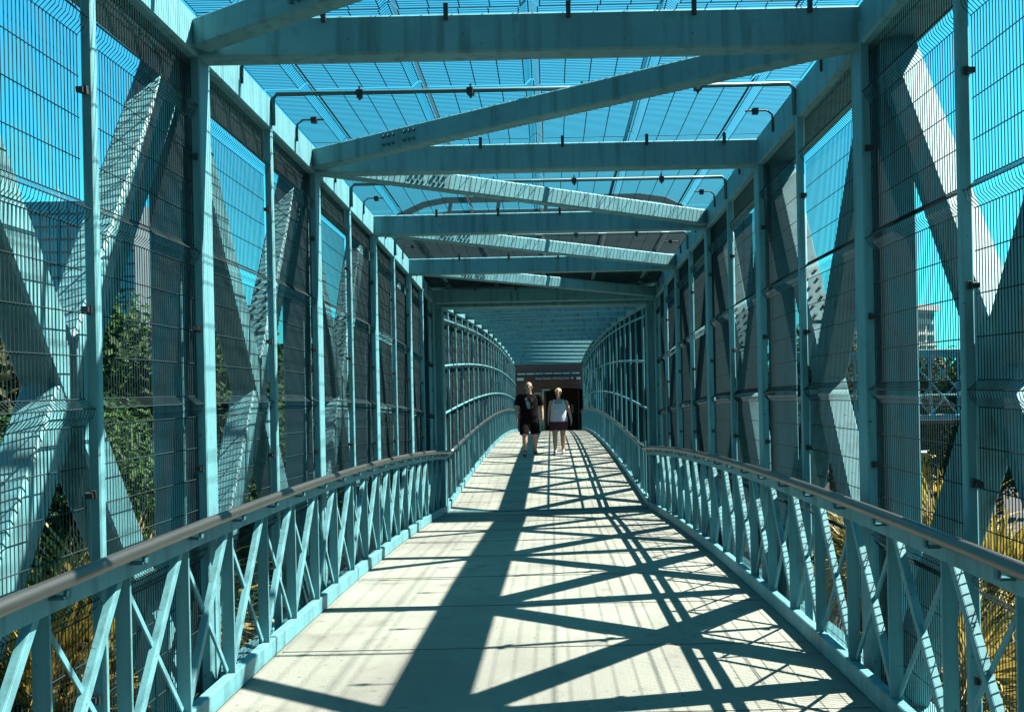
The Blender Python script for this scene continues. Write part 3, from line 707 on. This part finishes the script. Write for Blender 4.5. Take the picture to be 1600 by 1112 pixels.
def palm(x, y, ztop, sc, label, nf=52, seed=0):
    rnd = random.Random(seed); h = ztop - 1.15 * sc - 0.16
    t = thing('palm_tree', label, 'palm', (x, y, 0.16), 0, 'palms beside the footbridge')
    b = MB(); n = 18; pr = Vector((0, 0, 0)); rr = 0.16
    for k in range(1, n + 1):
        q = Vector((0.10 * math.sin(k * 0.2 + seed), 0.08 * math.sin(k * 0.17 + seed * 2), h * k / n)); r1 = 0.13 + 0.02 * (k % 2)
        b.cyl(pr, q, rr, r1, 12); pr, rr = q, r1
    b.build('trunk', 'bark', t)
    for k in range(nf):
        u = (k + 0.5) / nf; a = k * 2.39996 + rnd.uniform(-.2, .2)
        me = FRONDS[3] if u > 0.92 else FRONDS[2] if k % 4 == 0 else FRONDS[1] if u > 0.33 else FRONDS[0]
        o = ob('frond', me, t, tuple(pr + Vector((0, 0, 0.06))), (rnd.uniform(-.5, .5), -(1.45 - 2.3 * u) + rnd.uniform(-.1, .1), a)); s = sc * rnd.uniform(0.85, 1.12); o.scale = (s, s, s)
    return t
for i, (xp, y, top, sc, lab) in enumerate([
        (195, 7.9, 800, 1.1, 'golden palm outside the left railing, rising behind the second fence bay'),
        (75, 6.7, 905, 0.95, 'golden palm at the lower left corner, close behind the railing braces'),
        (25, 7.6, 850, 1.1, 'golden palm at the left edge, beyond the lit lower diagonal'),
        (140, 7.2, 900, 1.05, 'golden palm low between the first braces of the left railing'),
        (250, 10.5, 850, 0.95, 'palm seen low through the left railing beside the broad truss post'),
        (1470, 11.5, 765, 1.0, 'golden palm outside the right fence, crown level with the handrail'),
        (1560, 10.0, 815, 1.0, 'golden palm at the right edge, behind the handrail'),
        (1360, 14.5, 805, 1.0, 'palm behind the right fence below the crossing footbridge'),
        (1500, 8.6, 935, 0.95, 'palm seen through the braces of the right railing'),
        (1280, 18, 800, 1.0, 'palm farther along the right side, low behind the railing')]):
    palm(px(xp, y), y, EYE + (650 - top) / F * y, sc, lab, seed=i + 1)

# ------------------------------------------------------------------ vehicles
def wheel(t, x, y, r, w):
    for_s = 1 if y > 0 else -1
    b = MB(); n = 28
    prof = [(-w / 2, r * .80), (-w / 2 + .02, r * .96), (-w / 2 + .05, r), (w / 2 - .05, r), (w / 2 - .02, r * .96), (w / 2, r * .80), (w / 2 - .03, r * .66), (-w / 2 + .03, r * .66)]
    vs = []; fs = []
    for k in range(n):
        a = 2 * math.pi * k / n; vs += [(x + q * math.cos(a), y + p, r + q * math.sin(a)) for p, q in prof]
    m = len(prof)
    for k in range(n):
        for j in range(m): fs.append((k * m + j, k * m + (j + 1) % m, ((k + 1) % n) * m + (j + 1) % m, ((k + 1) % n) * m + j))
    b.add(vs, fs); wo_ = b.build('wheel', 'tyre', t, True)
    b = MB(); b.cyl((x, y - for_s * 0.02, r), (x, y + for_s * (w / 2 - .05), r), r * .64, r * .60, 24)
    for k in range(5):
        a = 2 * math.pi * k / 5; p0 = Vector((x + .06 * math.cos(a), y + for_s * (w / 2 - .03), r + .06 * math.sin(a))); p1 = Vector((x + r * .62 * math.cos(a), y + for_s * (w / 2 - .02), r + r * .62 * math.sin(a)))
        b.cyl(p0, p1, 0.035, 0.028, 6)
    b.cyl((x, y + for_s * (w / 2 - .06), r), (x, y + for_s * (w / 2 - .005), r), .07, .06, 12)
    b.build('rim', 'rim', wo_)
def car(label, x, y, rz_, m):
    t = thing('parked_car', label, 'car', (x, y, 0.006), rz_, 'cars parked on the street below')
    # lofted body: cross-sections along the length (x), half width, sill, shoulder
    sec = [(-2.15, .62, .42, .62), (-2.05, .78, .30, .78), (-1.6, .86, .24, .86), (-.9, .89, .22, .90), (0.3, .90, .22, .90), (1.2, .88, .22, .86), (1.9, .80, .28, .74), (2.12, .62, .40, .60)]
    b = MB(); vs = []
    for xx, hw, z0, z1 in sec:
        vs += [(xx, -hw * .92, z0), (xx, -hw, z0 + .14), (xx, -hw * .99, (z0 + z1) / 2 + .06), (xx, -hw * .90, z1 - .02), (xx, -hw * .55, z1 + .03), (xx, hw * .55, z1 + .03), (xx, hw * .90, z1 - .02), (xx, hw * .99, (z0 + z1) / 2 + .06), (xx, hw, z0 + .14), (xx, hw * .92, z0)]
    n = 10; fs = [(i * n + k, (i + 1) * n + k, (i + 1) * n + (k + 1) % n, i * n + (k + 1) % n) for i in range(len(sec) - 1) for k in range(n)]
    fs += [tuple(range(n)), tuple(range((len(sec) - 1) * n, len(sec) * n))[::-1]]
    b.add(vs, fs); b.build('body', m, t, True)
    b = MB(); c = [(-1.75, .66, .88), (-1.15, .62, 1.36), (-.3, .62, 1.45), (.45, .60, 1.40), (1.15, .66, .90)]
    vs = []
    for xx, hw, z in c: vs += [(xx, -hw * 1.18, .84), (xx, -hw, z), (xx, hw, z), (xx, hw * 1.18, .84)]
    fs = [(i * 4 + k, i * 4 + k + 1, i * 4 + k + 5, i * 4 + k + 4) for i in range(4) for k in range(3)]; b.add(vs, fs); b.build('cabin_glass', 'glass_dark', t)
    b = MB(); vs = []
    for xx, hw, z in c[1:4]: vs += [(xx, -hw * .99, z + .015), (xx, hw * .99, z + .015), (xx, hw * .99, z - .03), (xx, -hw * .99, z - .03)]
    fs = [(i * 4 + k, i * 4 + (k + 1) % 4, (i + 1) * 4 + (k + 1) % 4, (i + 1) * 4 + k) for i in range(2) for k in range(4)] + [(3, 2, 1, 0), (8, 9, 10, 11)]
    b.add(vs, fs); b.build('roof', m, t)
    for s in (-1, 1):
        b = MB(); b.sweep([(-.35, s * .655, 1.42), (-.33, s * .77, .86)], crect(.07, .03, .005), side=(1, 0, 0)); b.build('pillar', m, t)
        for xx in (-1.35, 1.32): wheel(t, xx, s * .80, .33, .21)
        b = MB(); b.box(2.02, 2.10, *sorted((s * .45, s * .66)), .56, .68); b.build('headlight', 'lamp_clear', t)
        b = MB(); b.box(-2.13, -2.06, *sorted((s * .45, s * .66)), .58, .72); b.build('tail_light', 'lamp_red', t)
    return t
car('white car parked on the street, low at the right edge behind the railing', 11.9, 24.2, R(8), 'car_white')
car('white car on the street seen low through the left railing', -9.6, 39.5, R(80), 'car_white')
# yellow bus
bt = thing('yellow_bus', 'mustard yellow bus standing on the street beyond the right fence', 'bus', (px(1470, 75), 75, 0.006), R(42))
b = MB(); b.sweep([(-4.0, 0, 1.95), (4.0, 0, 1.95)], crect(2.5, 2.9, 0.18), side=(0, 1, 0)); b.build('body', 'bus_yellow', bt)
b = MB(); b.sweep([(-3.9, 0, 3.45), (3.9, 0, 3.45)], crect(2.3, 0.2, 0.06), side=(0, 1, 0)); b.build('roof', 'white_wall', bt)
for i in range(7):
    b = MB(); x0 = -3.7 + i * 1.06; b.box(x0, x0 + .92, -1.275, -1.24, 2.15, 2.95); b.build('window', 'glass_dark', bt)
for x in (-2.6, 2.5):
    for s in (-1, 1): wheel(bt, x, s * 1.12, .5, .28)

# ------------------------------------------------------------------ people
def capsule(b, p0, p1, r0, r1, n=14, flat=False, sx=1.0):
    p0, p1 = Vector(p0), Vector(p1); t = (p1 - p0); L = t.length; t.normalize()
    a = Vector((1, 0, 0)) if abs(t.x) < 0.8 else Vector((0, 1, 0)); a = (a - t * a.dot(t)).normalized(); c = t.cross(a)
    rings = []
    if not flat: rings += [(-r0 * math.cos(k * math.pi / 8), r0 * math.sin(k * math.pi / 8)) for k in range(1, 4)]
    rings += [(0, r0), (L, r1)]
    if not flat: rings += [(L + r1 * math.sin(k * math.pi / 8), r1 * math.cos(k * math.pi / 8)) for k in range(1, 4)]
    vs = []
    for h, r in rings:
        for k in range(n):
            w = 2 * math.pi * k / n; vs.append(tuple(p0 + t * h + a * math.cos(w) * r * sx + c * math.sin(w) * r))
    m = len(rings); fs = [(i * n + k, i * n + (k + 1) % n, (i + 1) * n + (k + 1) % n, (i + 1) * n + k) for i in range(m - 1) for k in range(n)]
    fs += [tuple(range(n))[::-1], tuple(range((m - 1) * n, m * n))]
    b.add(vs, fs)
def ell(b, c, rx, ry, rz_, n=16, m=10):
    vs = [(c[0], c[1], c[2] - rz_)]
    for i in range(1, m):
        v = -math.pi / 2 + math.pi * i / m
        for k in range(n):
            w = 2 * math.pi * k / n; vs.append((c[0] + rx * math.cos(v) * math.cos(w), c[1] + ry * math.cos(v) * math.sin(w), c[2] + rz_ * math.sin(v)))
    vs.append((c[0], c[1], c[2] + rz_)); fs = [(0, 1 + (k + 1) % n, 1 + k) for k in range(n)]
    fs += [(1 + i * n + k, 1 + i * n + (k + 1) % n, 1 + (i + 1) * n + (k + 1) % n, 1 + (i + 1) * n + k) for i in range(m - 2) for k in range(n)]
    L = len(vs) - 1; fs += [(L, 1 + (m - 2) * n + k, 1 + (m - 2) * n + (k + 1) % n) for k in range(n)]
    b.add(vs, fs)
def remeshed(b, name, m, parent, vox, sm=4):
    o = b.build(name, m, parent, True)
    r = o.modifiers.new('remesh', 'REMESH'); r.mode = 'VOXEL'; r.voxel_size = vox; r.use_smooth_shade = True
    s = o.modifiers.new('smooth', 'SMOOTH'); s.iterations = sm; s.factor = 0.5
    return o
def loft(b, secs, n=20):
    vs = []
    for cx, cy, z, rx, ry in secs:
        for k in range(n):
            w = 2 * math.pi * k / n; vs.append((cx + rx * math.cos(w), cy + ry * math.sin(w), z))
    m = len(secs); fs = [(i * n + k, i * n + (k + 1) % n, (i + 1) * n + (k + 1) % n, (i + 1) * n + k) for i in range(m - 1) for k in range(n)]
    fs += [tuple(range(n))[::-1], tuple(range((m - 1) * n, m * n))]; b.add(vs, fs)
def hand(b, wr, s, sc=1.0):
    x, y, z = wr
    ell(b, (x + s * .004, y - .008, z - .05 * sc), .020 * sc, .038 * sc, .055 * sc, 12, 8)
    for k, (dy, ln) in enumerate(((-.034, .070), (-.012, .082), (.010, .076), (.030, .060))):
        p0 = (x + s * .004, y - .008 + dy * sc, z - .090 * sc); p1 = (x - s * .002, y - .016 + dy * sc, z - (.090 + ln * .55) * sc); p2 = (x - s * .018, y - .024 + dy * sc, z - (.090 + ln) * sc)
        capsule(b, p0, p1, .0095 * sc, .0085 * sc, 8); capsule(b, p1, p2, .0085 * sc, .007 * sc, 8)
    capsule(b, (x, y - .036 * sc, z - .035 * sc), (x - s * .006, y - .066 * sc, z - .075 * sc), .011 * sc, .009 * sc, 8)
    capsule(b, (x - s * .006, y - .066 * sc, z - .075 * sc), (x - s * .012, y - .068 * sc, z - .105 * sc), .009 * sc, .0075 * sc, 8)
def head(b, c, s=1.0):
    x, y, z = c
    ell(b, (x, y + .012, z + .02), .076 * s, .095 * s, .108 * s); ell(b, (x, y - .026, z - .05), .058 * s, .064 * s, .072 * s)
    capsule(b, (x, y - .090 * s, z + .012), (x, y - .108 * s, z - .022), .010, .014, 8); ell(b, (x, y - .085, z - .088 * s), .024, .022, .020)
    for q in (-1, 1): ell(b, (x + q * .078 * s, y + .012, z - .008), .012, .024, .034, 10, 8)
def person_man(x, y, z):
    t = thing('person', 'man in black printed T-shirt and long black shorts walking toward the camera', 'person', (x, y, z), R(4))
    b = MB()
    # right foot (viewer left) back, left foot forward
    hipz, knz, anz = 0.98, 0.53, 0.09
    legs = {-1: [(-.105, .0, hipz), (-.118, -.17, knz + .01), (-.125, -.24, anz)], 1: [(.105, .02, hipz), (.118, .04, knz + .01), (.125, .22, anz + .03)]}
    for s, (h, k, a) in legs.items():
        capsule(b, h, k, .096, .066); capsule(b, k, tuple(Vector(k).lerp(Vector(a), .4)), .060, .062); capsule(b, tuple(Vector(k).lerp(Vector(a), .35)), a, .062, .040)
        capsule(b, a, (a[0] * 1.15, a[1] - .13, a[2] - .045), .040, .032)
    loft(b, [(0, .01, .90, .16, .11), (0, .01, 1.0, .185, .125), (0, 0, 1.12, .185, .135), (0, 0, 1.28, .195, .135), (0, .005, 1.42, .205, .125), (0, .015, 1.52, .15, .09), (0, .015, 1.57, .07, .065)])
    capsule(b, (0, .015, 1.54), (0, -.005, 1.63), .062, .058)
    arms = {-1: [(-.225, .02, 1.485), (-.285, .0, 1.20), (-.290, -.14, .965)], 1: [(.225, .02, 1.485), (.290, .07, 1.21), (.305, -.01, .965)]}
    for s, (sh, el, wr) in arms.items():
        capsule(b, sh, el, .066, .048); capsule(b, el, wr, .047, .031); hand(b, wr, s, 1.05)
    head(b, (0, -.005, 1.735), 1.0)
    remeshed(b, 'body', 'skin', t, 0.0075)
    # T-shirt
    b = MB(); loft(b, [(0, .0, .965, .218, .162), (0, 0, 1.05, .215, .162), (0, 0, 1.16, .208, .158), (0, 0, 1.30, .214, .156), (0, .005, 1.43, .224, .145), (0, .015, 1.515, .185, .108), (0, .012, 1.565, .090, .082)], 24)
    for s, (sh, el, wr) in arms.items():
        e = Vector(sh).lerp(Vector(el), .74); capsule(b, (sh[0] * .86, sh[1], sh[2] + .012), sh, .075, .083); capsule(b, sh, tuple(e), .083, .088, 16, True)
    sh_ = remeshed(b, 'shirt', 'tee_black', t, 0.009, 5)
    for m, pts in (('print_blue', [(-.085, 1.37), (-.03, 1.40), (.02, 1.31), (.01, 1.22), (-.06, 1.24)]), ('print_pink', [(.03, 1.44), (.09, 1.45), (.10, 1.38), (.05, 1.36)]), ('print_white', [(-.10, 1.45), (-.05, 1.46), (-.045, 1.41), (-.095, 1.40)]), ('print_green', [(-.05, 1.235), (.03, 1.215), (.10, 1.28), (.085, 1.24), (.01, 1.185), (-.05, 1.20)])):
        q = MB(); q.add([(px_, -.1585 - .006 * (1 - abs(px_) * 5), pz) for px_, pz in pts], [tuple(range(len(pts)))[::-1]]); q.add([(px_, -.150, pz) for px_, pz in pts], [tuple(range(len(pts)))]); q.build('print', m, sh_)
    # shorts
    b = MB(); loft(b, [(0, .0, .82, .215, .150), (0, 0, .93, .212, .152), (0, 0, 1.03, .205, .150)], 24)
    for s, (h, k, a) in legs.items():
        h_, k_ = Vector(h), Vector(k); capsule(b, tuple(h_ + Vector((s * .012, 0, -.05))), tuple(h_.lerp(k_, .98) + Vector((s * .01, 0, 0))), .115, .112, 18, True)
    remeshed(b, 'shorts', 'short_black', t, 0.009, 4)
    for s, (h, k, a) in legs.items():
        b = MB(); ax, ay, az = a
        capsule(b, (ax, ay + .035, az - .035), (ax * 1.12, ay - .10, az - .05), .046, .043); capsule(b, (ax * 1.12, ay - .10, az - .05), (ax * 1.2, ay - .185, az - .058), .044, .034); capsule(b, (ax, ay, az - .03), (ax, ay, az + .02), .052, .05)
        remeshed(b, 'shoe', 'shoe_black', t, 0.008, 3)
    b = MB(); ell(b, (0, .022, 1.795), .078, .096, .060); remeshed(b, 'hair', 'hair_grey', t, 0.008, 2)
    b = MB()
    for s in (-1, 1): ell(b, (s * .034, -.094, 1.742), .026, .012, .015, 12, 8); b.box(*sorted((s * .060, s * .082)), -.085, .02, 1.745, 1.754)
    b.box(-.012, .012, -.108, -.096, 1.745, 1.753); b.build('sunglasses', 'lens_black', t, True)
    b = MB(); ell(b, (0, -.094, 1.667), .026, .010, .007, 10, 6); b.build('mouth', 'lips', t, True)
    t.scale = (1.09, 1.0, 1.0)
    return t
def person_woman(x, y, z):
    t = thing('person', 'woman in pale lilac tank top and dark maroon shorts walking beside the man', 'person', (x, y, z), R(-5))
    b = MB(); hipz, knz, anz = 0.86, 0.47, 0.085
    legs = {-1: [(-.100, .0, hipz), (-.098, -.10, knz), (-.095, -.10, anz)], 1: [(.100, .02, hipz), (.098, -.02, knz + .01), (.088, .10, anz + .02)]}
    for s, (h, k, a) in legs.items():
        capsule(b, h, k, .100, .064); capsule(b, k, tuple(Vector(k).lerp(Vector(a), .4)), .060, .063); capsule(b, tuple(Vector(k).lerp(Vector(a), .35)), a, .062, .038)
        capsule(b, a, (a[0] * 1.15, a[1] - .11, a[2] - .045), .036, .028)
    loft(b, [(0, .01, .80, .165, .12), (0, .01, .90, .19, .14), (0, 0, 1.0, .185, .145), (0, -.005, 1.12, .175, .14), (0, -.01, 1.23, .180, .145), (0, .005, 1.34, .165, .105), (0, .015, 1.40, .07, .06)])
    capsule(b, (0, .015, 1.37), (0, -.008, 1.47), .052, .05)
    arms = {-1: [(-.190, .02, 1.325), (-.245, .06, 1.085), (-.262, -.01, .875)], 1: [(.190, .02, 1.325), (.268, .04, 1.09), (.325, -.07, .885)]}
    for s, (sh, el, wr) in arms.items():
        capsule(b, sh, el, .058, .043); capsule(b, el, wr, .042, .027); hand(b, wr, s, .93)
    head(b, (0, -.01, 1.565), .96)
    remeshed(b, 'body', 'skin_tan', t, 0.0075)
    b = MB(); loft(b, [(0, 0, .835, .225, .175), (0, 0, .92, .222, .176), (0, -.004, 1.03, .205, .168), (0, -.012, 1.14, .195, .165), (0, -.014, 1.22, .196, .166), (0, -.005, 1.285, .180, .138)], 24)
    for s in (-1, 1):
        capsule(b, (s * .115, -.085, 1.255), (s * .118, .0, 1.382), .034, .026, 10); capsule(b, (s * .118, .0, 1.382), (s * .115, .10, 1.27), .026, .034, 10)
    tk = remeshed(b, 'tank_top', 'tank_lilac', t, 0.009, 3)
    q = MB(); q.box(-.10, -.05, -.186, -.170, 1.175, 1.20); q.build('badge', 'print_white', tk)
    b = MB(); loft(b, [(0, 0, .70, .205, .150), (0, 0, .80, .212, .158), (0, 0, .90, .205, .155)], 24)
    for s, (h, k, a) in legs.items():
        h_, k_ = Vector(h), Vector(k); capsule(b, tuple(h_ + Vector((s * .005, 0, -.03))), tuple(h_.lerp(k_, .66)), .116, .114, 18, True)
    remeshed(b, 'shorts', 'short_maroon', t, 0.009, 4)
    for s, (h, k, a) in legs.items():
        b = MB(); ax, ay, az = a
        capsule(b, (ax, ay + .03, az - .035), (ax * 1.12, ay - .09, az - .048), .042, .040); capsule(b, (ax * 1.12, ay - .09, az - .048), (ax * 1.2, ay - .16, az - .055), .040, .031); capsule(b, (ax, ay, az - .03), (ax, ay, az + .01), .047, .045)
        remeshed(b, 'shoe', 'shoe_white', t, 0.008, 3)
    b = MB(); ell(b, (0, .024, 1.612), .086, .094, .086); ell(b, (0, .105, 1.585), .045, .05, .055); ell(b, (-.062, -.02, 1.60), .028, .05, .05); ell(b, (.062, -.02, 1.60), .028, .05, .05)
    remeshed(b, 'hair', 'hair_blond', t, 0.008, 2)
    b = MB()
    for s in (-1, 1): ell(b, (s * .031, -.096, 1.572), .023, .011, .013, 12, 8); b.box(*sorted((s * .055, s * .078)), -.085, .02, 1.574, 1.582)
    b.box(-.010, .010, -.108, -.097, 1.574, 1.581); b.build('sunglasses', 'lens_black', t, True)
    b = MB(); ell(b, (0, -.096, 1.50), .024, .010, .007, 10, 6); b.build('mouth', 'lips', t, True)
    return t
ym, yw = 24.3, 24.6
person_man((827 - 861) / F * ym + 0.073, ym, deck2(ym) + 0.002)
person_woman((873 - 861) / F * yw + 0.073, yw, deck2(yw) + 0.002)
